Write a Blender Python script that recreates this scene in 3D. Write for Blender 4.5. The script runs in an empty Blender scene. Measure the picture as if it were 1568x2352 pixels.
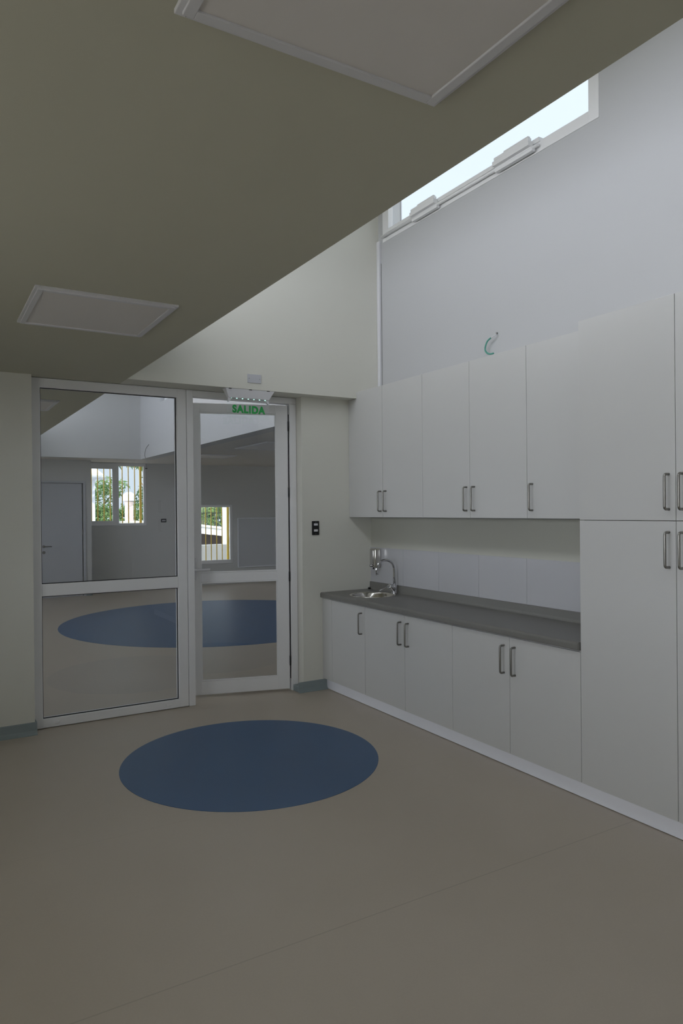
import bpy, bmesh, math, random
from mathutils import Vector, Matrix
random.seed(7)
S = bpy.context.scene
COL = S.collection
PI = math.pi

# ------------------------------------------------------------------ camera
cam = bpy.data.cameras.new('camera')
camo = bpy.data.objects.new('camera', cam); COL.objects.link(camo)
YAW, PITCH, ROLL, FPX = -0.538, -0.0029, -0.0092, 1623.5
fw = Vector((-math.sin(YAW)*math.cos(PITCH), math.cos(YAW)*math.cos(PITCH), math.sin(PITCH)))
rt0 = fw.cross(Vector((0, 0, 1))).normalized(); up0 = rt0.cross(fw)
rt = rt0*math.cos(ROLL) + up0*math.sin(ROLL); up = -rt0*math.sin(ROLL) + up0*math.cos(ROLL)
M = Matrix((rt, up, -fw)).transposed().to_4x4(); M.translation = Vector((-3.4058, -5.1798, 1.5))
camo.matrix_world = M
cam.sensor_fit = 'HORIZONTAL'; cam.sensor_width = 36.0
cam.lens = FPX*36.0/1568.0; cam.clip_start = 0.05; cam.clip_end = 300
S.camera = camo

# ------------------------------------------------------------------ exposure, sky, sun
S.view_settings.view_transform = 'Standard'; S.view_settings.look = 'None'
S.view_settings.gamma = 1.0; S.view_settings.use_curve_mapping = False
S.view_settings.exposure = 0.0

w = bpy.data.worlds.new('sky'); S.world = w; w.use_nodes = True
nt = w.node_tree; nt.nodes.clear()
tc = nt.nodes.new('ShaderNodeTexCoord'); sep = nt.nodes.new('ShaderNodeSeparateXYZ')
nt.links.new(tc.outputs['Generated'], sep.inputs[0])
mr = nt.nodes.new('ShaderNodeMapRange'); mr.interpolation_type = 'SMOOTHSTEP'
mr.inputs['From Min'].default_value = 0.0; mr.inputs['From Max'].default_value = -0.75
nt.links.new(sep.outputs['X'], mr.inputs['Value'])
ramp = nt.nodes.new('ShaderNodeMix'); ramp.data_type = 'RGBA'
ramp.inputs['A'].default_value = (0.92, 1.05, 1.15, 1)        # open sky to the right of the house
ramp.inputs['B'].default_value = (5.15, 5.35, 5.7, 1)          # hazy glare on the other side
nt.links.new(mr.outputs['Result'], ramp.inputs['Factor'])
bgn = nt.nodes.new('ShaderNodeBackground'); bgn.inputs['Strength'].default_value = 1.0
nt.links.new(ramp.outputs['Result'], bgn.inputs['Color'])
wo = nt.nodes.new('ShaderNodeOutputWorld'); nt.links.new(bgn.outputs[0], wo.inputs['Surface'])

sun = bpy.data.lights.new('sun', 'SUN'); sun.energy = 4.6; sun.angle = math.radians(1.0); sun.color = (1, .96, .88)
suno = bpy.data.objects.new('sun', sun); COL.objects.link(suno)
suno.rotation_euler = Vector((0.02, 0.72, -0.69)).to_track_quat('-Z', 'Y').to_euler()
suno.location = (0, -20, 20)

def portal(name, loc, direction, sx, sy):
    l = bpy.data.lights.new(name, 'AREA'); l.shape = 'RECTANGLE'; l.size = sx; l.size_y = sy
    l.cycles.is_portal = True
    o = bpy.data.objects.new(name, l); COL.objects.link(o); o.location = loc
    o.rotation_euler = Vector(direction).to_track_quat('-Z', 'Y').to_euler()

# ------------------------------------------------------------------ materials
def mat(name, col, rough=.6, metal=0., spec=.5, noise=0., nscale=8., bump=0., bscale=60., coat=0.):
    m = bpy.data.materials.new(name); m.use_nodes = True
    n = m.node_tree; b = n.nodes['Principled BSDF']
    b.inputs['Base Color'].default_value = (*col, 1); b.inputs['Roughness'].default_value = rough
    b.inputs['Metallic'].default_value = metal; b.inputs['Specular IOR Level'].default_value = spec
    b.inputs['Coat Weight'].default_value = coat
    g = n.nodes.new('ShaderNodeTexCoord')
    if noise:
        t = n.nodes.new('ShaderNodeTexNoise'); t.inputs['Scale'].default_value = nscale; t.inputs['Detail'].default_value = 5
        n.links.new(g.outputs['Object'], t.inputs['Vector'])
        mx = n.nodes.new('ShaderNodeMix'); mx.data_type = 'RGBA'
        mx.inputs['A'].default_value = (*[c*(1-noise) for c in col], 1)
        mx.inputs['B'].default_value = (*[min(1, c*(1+noise)) for c in col], 1)
        n.links.new(t.outputs['Fac'], mx.inputs['Factor']); n.links.new(mx.outputs['Result'], b.inputs['Base Color'])
    if bump:
        t = n.nodes.new('ShaderNodeTexNoise'); t.inputs['Scale'].default_value = bscale; t.inputs['Detail'].default_value = 3
        n.links.new(g.outputs['Object'], t.inputs['Vector'])
        bp = n.nodes.new('ShaderNodeBump'); bp.inputs['Strength'].default_value = bump; bp.inputs['Distance'].default_value = .002
        n.links.new(t.outputs['Fac'], bp.inputs['Height']); n.links.new(bp.outputs['Normal'], b.inputs['Normal'])
    return m

CREAM = (.72, .715, .65); CREAM2 = (.60, .60, .55)
m_cream = mat('cream_wall_paint', CREAM, .7, noise=.015, nscale=2, bump=.15, bscale=90)
m_white_wall = mat('white_wall_paint', (.535, .54, .55), .6, noise=.012, nscale=2, bump=.12, bscale=90)
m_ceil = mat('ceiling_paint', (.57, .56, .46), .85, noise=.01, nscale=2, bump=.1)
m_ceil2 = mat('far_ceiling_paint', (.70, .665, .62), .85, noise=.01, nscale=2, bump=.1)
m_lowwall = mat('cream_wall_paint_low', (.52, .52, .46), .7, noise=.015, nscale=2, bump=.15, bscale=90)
m_grey_wall = mat('grey_wall_paint', (.58, .58, .575), .7, noise=.015, nscale=2, bump=.1)
m_ext = mat('exterior_render', (.75, .74, .70), .8, noise=.03, nscale=3, bump=.3, bscale=40)
m_pvc = mat('white_pvc', (.85, .85, .86), .32, noise=.01, nscale=4)
m_gasket = mat('black_rubber_gasket', (.015, .015, .017), .6, noise=.05)
m_lam = mat('white_laminate', (.60, .60, .59), .42, noise=.008, nscale=3, bump=.03, bscale=300)
m_body = mat('white_melamine_board', (.58, .58, .57), .5, noise=.01)
m_kick = mat('pale_kickboard', (.90, .91, .97), .4, noise=.01)
m_steel = mat('brushed_steel', (.30, .29, .27), .34, metal=1, noise=.08, nscale=40)
m_chrome = mat('chrome', (.62, .62, .64), .08, metal=1, noise=.01)
m_sink = mat('polished_stainless_steel', (.68, .66, .62), .14, metal=1, noise=.02, nscale=10)
m_tile = mat('white_glazed_tile', (.52, .525, .55), .12, noise=.01, coat=.3)
m_grout = mat('tile_grout', (.42, .42, .41), .8, noise=.05)
m_base = mat('slate_vinyl_skirting', (.26, .31, .32), .5, noise=.04, nscale=20)
m_plastic = mat('white_plastic', (.74, .74, .77), .35, noise=.01)
m_paleplastic = mat('pale_grey_plastic', (.55, .56, .60), .4, noise=.01)
m_black = mat('black_plastic', (.012, .012, .012), .35, noise=.05)
m_diff = mat('frosted_light_diffuser', (.78, .75, .73), .5, noise=.01)
m_dooru = mat('painted_door', (.50, .51, .55), .4, noise=.01)
m_green = mat('green_corrugated_conduit', (.10, .36, .28), .4, noise=.05, nscale=50)
m_wire = mat('grey_cable', (.25, .25, .24), .5, noise=.05)
m_letter = mat('green_sign_lettering', (.012, .36, .07), .4, noise=.02)
m_yellow = mat('yellow_enamelled_steel', (.62, .42, .03), .4, noise=.03)
m_board = mat('white_board_surface', (.52, .53, .56), .25, noise=.01)
m_alu = mat('pale_aluminium_trim', (.80, .82, .86), .35, noise=.01)
m_roof = mat('white_roof_sheet', (.80, .82, .84), .5, noise=.03)
m_dark = mat('shaded_brown_wall', (.06, .045, .045), .8, noise=.3, nscale=3)  # brown, darkened with the shade under the roof put into the colour
m_bark = mat('tree_bark', (.20, .15, .10), .9, noise=.3, nscale=12, bump=.6)
m_stone = mat('pinkish_stone', (.62, .52, .50), .8, noise=.08, nscale=9)
m_ground = mat('pale_paving', (.52, .50, .45), .9, noise=.1, nscale=2, bump=.4)
m_post = mat('painted_blue_white_post', (.62, .66, .74), .5, noise=.02)

# floor vinyl with welded seams across the room
def floor_mat():
    m = mat('beige_vinyl_floor', (.34, .30, .245), .40, noise=0, bump=.05, bscale=250)
    n = m.node_tree; b = n.nodes['Principled BSDF']
    g = n.nodes.new('ShaderNodeTexCoord'); s = n.nodes.new('ShaderNodeSeparateXYZ')
    n.links.new(g.outputs['Object'], s.inputs[0])
    t1 = n.nodes.new('ShaderNodeTexNoise'); t1.inputs['Scale'].default_value = 1.3; t1.inputs['Detail'].default_value = 4
    t2 = n.nodes.new('ShaderNodeTexNoise'); t2.inputs['Scale'].default_value = 120; t2.inputs['Detail'].default_value = 3
    n.links.new(g.outputs['Object'], t1.inputs['Vector']); n.links.new(g.outputs['Object'], t2.inputs['Vector'])
    mixn = n.nodes.new('ShaderNodeMath'); mixn.operation = 'ADD'
    sc = n.nodes.new('ShaderNodeMath'); sc.operation = 'MULTIPLY'; sc.inputs[1].default_value = .55
    n.links.new(t2.outputs['Fac'], sc.inputs[0]); n.links.new(t1.outputs['Fac'], mixn.inputs[0]); n.links.new(sc.outputs[0], mixn.inputs[1])
    mx = n.nodes.new('ShaderNodeMix'); mx.data_type = 'RGBA'; mx.clamp_factor = True
    mx.inputs['A'].default_value = (.47, .41, .335, 1); mx.inputs['B'].default_value = (.54, .475, .40, 1)
    n.links.new(mixn.outputs[0], mx.inputs['Factor'])
    prev = mx.outputs['Result']
    for y0, wd, k in ((-2.99, .003, .95), (-1.84, .003, 1.10), (-4.14, .003, .95)):
        a = n.nodes.new('ShaderNodeMath'); a.operation = 'ADD'; a.inputs[1].default_value = -y0
        n.links.new(s.outputs['Y'], a.inputs[0])
        ab = n.nodes.new('ShaderNodeMath'); ab.operation = 'ABSOLUTE'; n.links.new(a.outputs[0], ab.inputs[0])
        lt = n.nodes.new('ShaderNodeMath'); lt.operation = 'LESS_THAN'; lt.inputs[1].default_value = wd
        n.links.new(ab.outputs[0], lt.inputs[0])
        mm = n.nodes.new('ShaderNodeMix'); mm.data_type = 'RGBA'
        mm.inputs['B'].default_value = (.46*k, .405*k, .335*k, 1)
        n.links.new(lt.outputs[0], mm.inputs['Factor']); n.links.new(prev, mm.inputs['A']); prev = mm.outputs['Result']
    n.links.new(prev, b.inputs['Base Color'])
    return m
m_floor = floor_mat()
m_blue = mat('blue_vinyl_inlay', (.060, .130, .265), .42, noise=.10, nscale=2.2, bump=.05, bscale=250)

def glass_mat(name, tint, refl=1.0, rough=0.0):
    m = bpy.data.materials.new(name); m.use_nodes = True; n = m.node_tree; n.nodes.clear()
    o = n.nodes.new('ShaderNodeOutputMaterial'); t = n.nodes.new('ShaderNodeBsdfTransparent'); t.inputs[0].default_value = (*tint, 1)
    gl = n.nodes.new('ShaderNodeBsdfGlossy'); gl.inputs['Roughness'].default_value = rough; gl.inputs['Color'].default_value = (.95, .97, 1, 1)
    lw = n.nodes.new('ShaderNodeLayerWeight'); lw.inputs['Blend'].default_value = .5      # facing = 1-|cos|, same on both faces of a thin pane
    pw = n.nodes.new('ShaderNodeMath'); pw.operation = 'POWER'; pw.inputs[1].default_value = 5; n.links.new(lw.outputs['Facing'], pw.inputs[0])
    k = n.nodes.new('ShaderNodeMath'); k.operation = 'MULTIPLY_ADD'; k.inputs[1].default_value = .96*refl; k.inputs[2].default_value = .04*refl
    n.links.new(pw.outputs[0], k.inputs[0])
    mx = n.nodes.new('ShaderNodeMixShader'); n.links.new(k.outputs[0], mx.inputs[0])
    n.links.new(t.outputs[0], mx.inputs[1]); n.links.new(gl.outputs[0], mx.inputs[2]); n.links.new(mx.outputs[0], o.inputs[0])
    return m
m_glass = glass_mat('tinted_door_glass', (.90, .915, .93))
m_clear = glass_mat('clear_window_glass', (.98, .985, .99), .6)
m_acryl = glass_mat('clear_acrylic', (.975, .985, .98), .8)

def emis(name, col, s):
    m = bpy.data.materials.new(name); m.use_nodes = True; b = m.node_tree.nodes['Principled BSDF']
    b.inputs['Emission Color'].default_value = (*col, 1); b.inputs['Emission Strength'].default_value = s
    return m
m_led = emis('green_white_led', (.4, 1, .8), 2.5)

def leaf_mat(name, a, b_, trans=.35):
    m = bpy.data.materials.new(name); m.use_nodes = True; n = m.node_tree; b = n.nodes['Principled BSDF']
    g = n.nodes.new('ShaderNodeTexCoord'); t = n.nodes.new('ShaderNodeTexNoise'); t.inputs['Scale'].default_value = 2.5
    n.links.new(g.outputs['Object'], t.inputs['Vector'])
    mx = n.nodes.new('ShaderNodeMix'); mx.data_type = 'RGBA'; mx.inputs['A'].default_value = (*a, 1); mx.inputs['B'].default_value = (*b_, 1)
    n.links.new(t.outputs['Fac'], mx.inputs['Factor']); n.links.new(mx.outputs['Result'], b.inputs['Base Color'])
    b.inputs['Roughness'].default_value = .45
    tr = n.nodes.new('ShaderNodeBsdfTranslucent'); n.links.new(mx.outputs['Result'], tr.inputs[0])
    ms = n.nodes.new('ShaderNodeMixShader'); ms.inputs[0].default_value = trans
    n.links.new(b.outputs[0], ms.inputs[1]); n.links.new(tr.outputs[0], ms.inputs[2])
    n.links.new(ms.outputs[0], n.nodes['Material Output'].inputs['Surface'])
    return m
m_leaf = leaf_mat('green_foliage', (.07, .17, .06), (.27, .42, .14))
m_leaf2 = leaf_mat('dark_green_foliage', (.04, .10, .06), (.13, .25, .10))
m_palm = leaf_mat('palm_foliage', (.10, .20, .06), (.30, .42, .14))

# ------------------------------------------------------------------ mesh helpers
def box(bm, x0, x1, y0, y1, z0, z1, bev=0., seg=2):
    r = bmesh.ops.create_cube(bm, size=1)
    vs = r['verts']
    bmesh.ops.scale(bm, vec=(abs(x1-x0), abs(y1-y0), abs(z1-z0)), verts=vs)
    bmesh.ops.translate(bm, vec=((x0+x1)/2, (y0+y1)/2, (z0+z1)/2), verts=vs)
    if bev:
        es = list({e for v in vs for e in v.link_edges})
        bmesh.ops.bevel(bm, geom=es, offset=bev, segments=seg, affect='EDGES', profile=.5)

def tube(bm, pts, r, seg=12, closed_ends=True):
    pts = [Vector(p) for p in pts]; rings = []
    rr = r if isinstance(r, (list, tuple)) else [r]*len(pts)
    t0 = (pts[1]-pts[0]).normalized()
    n = t0.orthogonal().normalized()
    for i, p in enumerate(pts):
        if i == 0: t = pts[1]-pts[0]
        elif i == len(pts)-1: t = pts[-1]-pts[-2]
        else: t = (pts[i+1]-pts[i]).normalized()+(pts[i]-pts[i-1]).normalized()
        t.normalize(); n = (n - t*n.dot(t)).normalized(); b = t.cross(n)
        rings.append([bm.verts.new(p+(n*math.cos(2*PI*k/seg)+b*math.sin(2*PI*k/seg))*rr[i]) for k in range(seg)])
    for a, c in zip(rings, rings[1:]):
        for k in range(seg):
            f = bm.faces.new((a[k], a[(k+1) % seg], c[(k+1) % seg], c[k])); f.smooth = True
    if closed_ends:
        bm.faces.new(rings[0][::-1]); bm.faces.new(rings[-1])

def lathe(bm, prof, cx, cy, seg=48, smooth=True):
    rings = []
    for r, z in prof:
        if r < 1e-5: rings.append([bm.verts.new((cx, cy, z))])
        else: rings.append([bm.verts.new((cx+r*math.cos(2*PI*k/seg), cy+r*math.sin(2*PI*k/seg), z)) for k in range(seg)])
    for a, c in zip(rings, rings[1:]):
        for k in range(seg):
            k2 = (k+1) % seg
            if len(a) == 1: f = bm.faces.new((a[0], c[k], c[k2]))
            elif len(c) == 1: f = bm.faces.new((a[k], c[0], a[k2]))
            else: f = bm.faces.new((a[k], c[k], c[k2], a[k2]))
            f.smooth = smooth

def prism(bm, poly, axis, a, b):
    """extrude a 2D polygon along an axis ('x': poly=(y,z); 'y': poly=(x,z); 'z': poly=(x,y))"""
    def P(u, v, t): return {'x': (t, u, v), 'y': (u, t, v), 'z': (u, v, t)}[axis]
    A = [bm.verts.new(P(u, v, a)) for u, v in poly]; B = [bm.verts.new(P(u, v, b)) for u, v in poly]
    n = len(poly)
    for k in range(n): bm.faces.new((A[k], A[(k+1) % n], B[(k+1) % n], B[k]))
    bm.faces.new(A[::-1]); bm.faces.new(B)

def obj(name, bm, m, parent=None):
    bmesh.ops.recalc_face_normals(bm, faces=bm.faces)
    me = bpy.data.meshes.new(name); bm.to_mesh(me); bm.free(); me.materials.append(m)
    o = bpy.data.objects.new(name, me); COL.objects.link(o)
    if parent: o.parent = parent
    return o

def B(*boxes, bev=0., seg=2):
    bm = bmesh.new()
    for b in boxes: box(bm, *b, bev=bev, seg=seg)
    return bm

def tag(o, label, cat=None, group=None, kind=None):
    o['label'] = label
    if cat: o['category'] = cat
    if group: o['group'] = group
    if kind: o['kind'] = kind
    return o

def thing(name, label, cat, loc=(0, 0, 0), group=None, kind=None, rotz=0):
    o = bpy.data.objects.new(name, None); COL.objects.link(o); o.location = loc; o.rotation_euler = (0, 0, rotz)
    o.empty_display_size = .05
    return tag(o, label, cat, group, kind)

def part(name, bm, m, root):
    """part built in world coordinates under a thing whose base is not at the origin"""
    bmesh.ops.translate(bm, vec=-root.matrix_world_loc if False else -Vector(root.location), verts=bm.verts)
    return obj(name, bm, m, root)

def struct(name, bm, m, label, cat): return tag(obj(name, bm, m), label, cat, kind='structure')

def dup(root, loc, label, group=None, cat=None):
    r = root.copy(); COL.objects.link(r); r.location = loc; r['label'] = label
    if group: r['group'] = group
    for ch in list(root.children):
        c = ch.copy(); COL.objects.link(c); c.parent = r
        for g in ch.children:
            d = g.copy(); COL.objects.link(d); d.parent = c
    return r

def ring(bm, ax, u0, u1, v0, v1, wl, wr, wb, wt, d0, d1, bev=.004):
    """rectangular frame; ax 'y': u=x, depth=y; ax 'x': u=y, depth=x; v=z"""
    def bx(a, b, c, d):
        if ax == 'y': box(bm, a, b, d0, d1, c, d, bev=bev)
        else: box(bm, d0, d1, a, b, c, d, bev=bev)
    bx(u0, u0+wl, v0, v1); bx(u1-wr, u1, v0, v1)
    bx(u0+wl-bev, u1-wr+bev, v0, v0+wb); bx(u0+wl-bev, u1-wr+bev, v1-wt, v1)

# ------------------------------------------------------------------ levels taken from the place
ZC = 2.438          # flat ceiling
ZT = 4.60           # shaft ceiling
XS = -2.14          # edge of the flat ceiling
XL = -4.8           # left wall of the near room
YB = -8.0           # wall behind
SG0, SG1 = 3.20, 3.90   # daylight band added out of view in the shaft wall opposite
YW = 8.56           # far window wall

# ------------------------------------------------------------------ room shell
bm = B((-7.0, 6.4, -8.2, 8.76, -.12, 0))
struct('floor', bm, m_floor, 'beige speckled vinyl floor with thin welded seams', 'floor')
bm = B((-30, 40, 8.76, 60, -.3, -.02), (-40, -7.0, -30, 60, -.3, -.02), (6.4, 40, -30, 8.76, -.3, -.02))
struct('ground', bm, m_ground, 'pale paved ground outside beyond the far windows', 'ground')

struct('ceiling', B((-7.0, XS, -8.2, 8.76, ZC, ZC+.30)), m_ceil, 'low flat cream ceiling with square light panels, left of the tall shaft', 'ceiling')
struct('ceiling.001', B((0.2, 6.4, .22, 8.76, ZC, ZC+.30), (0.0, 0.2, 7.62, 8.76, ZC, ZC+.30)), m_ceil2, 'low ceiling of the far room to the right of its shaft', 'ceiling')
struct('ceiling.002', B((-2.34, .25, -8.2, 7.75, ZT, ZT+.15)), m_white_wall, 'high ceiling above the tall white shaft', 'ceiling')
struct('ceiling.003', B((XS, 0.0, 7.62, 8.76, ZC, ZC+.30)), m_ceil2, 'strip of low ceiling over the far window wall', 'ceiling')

# right wall: lower part, and upper part with the high window opening (y -2.43..-.19, z 3.77..4.5)
WY0, WY1, WZ0, WZ1 = -2.43, -.20, 3.765, 4.50
struct('wall_right', B((0, .2, -8.2, .0, 0, WZ0), (0, .2, WY1, .0, WZ0, ZT), (0, .2, -3.2, WY0, WZ0, ZT), (0, .2, -5.6, -3.2, WZ1, ZT),
       (0, .2, -8.2, -5.6, WZ0, ZT), (0, .2, WY0, WY1, WZ1, ZT)), m_white_wall,
       'tall white right wall rising above the cabinets to a high window', 'wall')
# beam wall above the doorway, and the two stubs beside it
struct('wall_back', B((XS, 0, -.131, .2, ZC, ZT), (0, .2, 0, .22, ZC, ZT)), m_cream, 'cream wall above the glazed door, up into the shaft', 'wall')
struct('wall_back_left', B((XL-.2, -2.7475, 0, .2, 0, ZC)), m_cream, 'cream wall stub left of the glazed panel', 'wall')
struct('wall_back_right', B((-.694, .2, 0, .2, 0, ZC)), m_cream, 'cream wall stub between the glass door and the cabinets', 'wall')
# left shaft wall, with an unseen open band added for daylight
struct('wall_shaft', B((XS-.2, XS, -8.2, 7.62, ZC+.30, SG0), (XS-.2, XS, -8.2, 7.62, SG1, ZT),
       *[(XS-.2, XS, y, y+.25, SG0, SG1) for y in (-8.2, -5.6, -2.9, -.25, 2.6, 5.0, 7.37)]),
       m_white_wall, 'upper shaft wall opposite the high window, with unseen added daylight openings', 'wall')
# left wall with unseen windows, added for daylight
LW = ((-7.2, -5.0), (-4.1, -1.9)); LZ0, LZ1 = .90, 2.2
struct('wall_left', B((XL-.2, XL, -8.2, 0, 0, LZ0), (XL-.2, XL, -8.2, 0, LZ1, ZC),
       (XL-.2, XL, -8.2, LW[0][0], LZ0, LZ1), (XL-.2, XL, LW[0][1], LW[1][0], LZ0, LZ1), (XL-.2, XL, LW[1][1], 0, LZ0, LZ1)),
       m_cream, 'cream left wall with added daylight windows, outside the frame', 'wall')
struct('wall_front', B((XL-.2, .2, YB-.2, YB, 0, ZC), (XS-.2, .2, YB-.2, YB, ZC, ZT)), m_cream, 'cream wall at the camera end of the room', 'wall')
# far room
struct('wall_far_left', B((-7.0, -6.8, .2, 8.76, 0, .8), (-7.0, -6.8, .2, 8.76, 2.2, ZC), (-7.0, -6.8, .2, 1.5, .8, 2.2), (-7.0, -6.8, 6.5, 8.76, .8, 2.2)),
       m_cream, 'left wall of the far room', 'wall')
struct('wall_far_right', B((6.2, 6.4, .2, 8.76, 0, .7), (6.2, 6.4, .2, 8.76, 2.25, ZC), (6.2, 6.4, .2, 1.2, .7, 2.25), (6.2, 6.4, 5.8, 8.76, .7, 2.25)), m_grey_wall, 'right wall of the far room', 'wall')
struct('wall_far_front', B((.2, 6.4, .02, .22, 0, ZC), (-7.0, XL-.2, .02, .2, 0, ZC)), m_grey_wall, 'near wall of the far room', 'wall')
struct('wall_far_beam', B((XS, 0.2, 7.52, 7.62, ZC, ZT)), m_grey_wall, 'pale wall closing the far end of the far shaft', 'wall')
FZ0, FZ1 = 3.3, 4.45
struct('wall_far_clerestory', B((0, .2, .22, 7.52, ZC+.0, FZ0), (0, .2, .22, 7.52, FZ1, ZT), (0, .2, .22, 1.2, FZ0, FZ1), (0, .2, 6.3, 7.52, FZ0, FZ1)),
       m_white_wall, 'bluish white upper wall on the right of the far shaft', 'wall')
# far door wall (in front) and far window wall
struct('wall_far_door', B((-6.8, -1.64, 8.10, YW, 0, ZC), (-.88, -.74, 8.10, YW, 0, ZC), (-1.64, -.88, 8.10, YW, 2.035, ZC)), m_grey_wall,
       'shaded grey wall around the plain door seen through the glass', 'wall')
W1 = (-.68, .38, 1.235, 2.438); W2 = (1.05, 2.165, .42, 1.63)
struct('wall_far_window', B((-.74, W1[0], YW, 8.76, 0, ZC), (W1[0], W1[1], YW, 8.76, 0, W1[2]), (W1[1], W2[0], YW, 8.76, 0, ZC),
       (W2[0], W2[1], YW, 8.76, 0, W2[2]), (W2[0], W2[1], YW, 8.76, W2[3], ZC), (W2[1], 6.4, YW, 8.76, 0, ZC)), m_grey_wall,
       'grey far wall holding the two barred windows', 'wall')

# portals in the openings
portal('portal_light', (.17, -1.3, 4.13), (-1, 0, 0), 2.2, .7)
portal('portal_light', (XS-.17, -1.5, (SG0+SG1)/2), (1, 0, 0), 2.4, SG1-SG0)
portal('portal_light', (XS-.17, -4.2, (SG0+SG1)/2), (1, 0, 0), 2.4, SG1-SG0)
portal('portal_light', (XS-.17, -6.8, (SG0+SG1)/2), (1, 0, 0), 2.4, SG1-SG0)
portal('portal_light', (XS-.17, 3.6, (SG0+SG1)/2), (1, 0, 0), 7.5, SG1-SG0)
portal('portal_light', (XL-.17, -3.0, 1.55), (1, 0, 0), 2.2, 1.3)
portal('portal_light', (XL-.17, -6.1, 1.55), (1, 0, 0), 2.2, 1.3)
portal('portal_light', (-6.97, 4.0, 1.5), (1, 0, 0), 5.0, 1.4)
portal('portal_light', (6.37, 3.5, 1.475), (-1, 0, 0), 4.6, 1.55)
portal('portal_light', (.17, 3.75, 3.87), (-1, 0, 0), 5.1, 1.15)
portal('portal_light', (-.15, 8.73, 1.84), (0, -1, 0), 1.06, 1.2)
portal('portal_light', (1.6, 8.73, 1.02), (0, -1, 0), 1.1, 1.2)

# ------------------------------------------------------------------ skirting
def skirting(name, x0, x1, label):
    bm = bmesh.new()
    prism(bm, [(0, .082), (-.007, .084), (-.011, .078), (-.012, .03), (-.017, .014), (-.032, .003), (-.032, 0), (0, 0)], 'x', x0, x1)
    struct(name, bm, m_base, label, 'skirting')
skirting('baseboard_left', XL, -2.735, 'slate grey coved vinyl skirting left of the glazed panel')
skirting('baseboard_right', -.745, -.478, 'slate grey coved vinyl skirting between the door and the cabinets')
struct('baseboard_return', B((-2.7475, -2.735, 0, .088, 0, .084), bev=.003), m_base, 'slate skirting turned into the opening at the left jamb', 'skirting')
struct('baseboard_return_right', B((-.745, -.694, 0, .088, 0, .05), bev=.003), m_base, 'slate skirting turned into the opening at the right jamb', 'skirting')

struct('baseboard_far', B((-.838, -.741, 8.085, 8.0995, 0, .08), bev=.003), m_base, 'short slate skirting beside the far plain door', 'skirting')
# ------------------------------------------------------------------ glazed screen and door frame
YF = .09
t = thing('window_1', 'large fixed white-framed glass panel left of the door, split by a mid rail', 'window', (-2.18, YF+.03, 0), kind='structure')
bm = bmesh.new(); ring(bm, 'y', -2.745, -1.641, .004, ZC-.002, .062, .074, .062, .066, YF, YF+.07)
part('frame', bm, m_pvc, t)
part('mid_rail', B((-2.683, -1.715, YF+.003, YF+.067, .918, 1.003), bev=.004), m_pvc, t)
for z0, z1 in ((.066, .918), (1.003, 2.372)):
    part('pane', B((-2.683, -1.715, YF+.033, YF+.038, z0, z1)), m_glass, t)
    bm = bmesh.new(); ring(bm, 'y', -2.6825, -1.7155, z0, z1, .005, .005, .005, .006, YF+.022, YF+.032, bev=.0005)
    part('gasket', bm, m_gasket, t)
for x in (-2.60, -1.80):
    part('drain_cap', B((x-.022, x+.022, YF-.008, YF, .026, .044), bev=.003), m_pvc, t)

t = thing('trim_1', 'white door surround with post and header beside the glass panel', 'door frame', (-1.2, YF+.03, 0), kind='structure')
part('post', B((-1.6385, -1.586, YF, YF+.07, 0, ZC-.002), bev=.004), m_pvc, t)
part('header', B((-1.586, -.694, YF, YF+.07, 2.385, ZC-.002), bev=.004), m_pvc, t)
part('jamb', B((-.757, -.696, YF-.002, YF+.07, 0, 2.385), bev=.004), m_pvc, t)
part('strike_strip', B((-.7575, -.752, YF+.012, YF+.026, .1, 2.3)), m_gasket, t)

ANG = math.radians(-16)
hx, hy = -.765, .10
t = thing('door_1', 'white-framed glass door standing ajar below the exit sign', 'door', (hx, hy, 0), kind='structure', rotz=ANG)
# local: leaf runs towards -x from the hinge, thickness 0..+.06 in y
def lp(name, bm, m, parent=None): return obj(name, bm, m, parent or t)
LW_ = .825
bm = bmesh.new(); ring(bm, 'y', -LW_, -.004, .016, 2.374, .10, .10, .108, .074, 0, .06)
frame_leaf = lp('frame', bm, m_pvc)
lp('mid_rail', B((-LW_+.10, -.102, .003, .057, .925, 1.001), bev=.004), m_pvc)
for z0, z1 in ((.124, .925), (1.001, 2.300)):
    lp('pane', B((-LW_+.10, -.104, .028, .033, z0, z1)), m_glass)
    bm = bmesh.new(); ring(bm, 'y', -LW_+.1005, -.1035, z0, z1, .005, .005, .005, .006, .017, .027, bev=.0005)
    lp('gasket', bm, m_gasket)
    bm = bmesh.new(); ring(bm, 'y', -LW_+.098, -.1015, z0, z1, .010, .010, .010, .010, -.0005, .012, bev=.003)
    lp('glazing_bead', bm, m_pvc)
hb = lp('handle', B((-LW_+.035, -LW_+.065, -.012, 0, .95, 1.12), bev=.004), m_plastic)
bm = bmesh.new(); tube(bm, [(-LW_+.05, -.005, 1.03), (-LW_+.05, -.045, 1.03), (-LW_+.06, -.055, 1.03), (-LW_+.17, -.055, 1.03)], .011)
lp('lever', bm, m_plastic, hb)
for z in (.25, .95, 1.65, 2.2):
    bm = bmesh.new(); tube(bm, [(.0, -.004, z-.04), (.0, -.004, z+.04)], .006)
    lp('hinge', bm, m_gasket)

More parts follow.
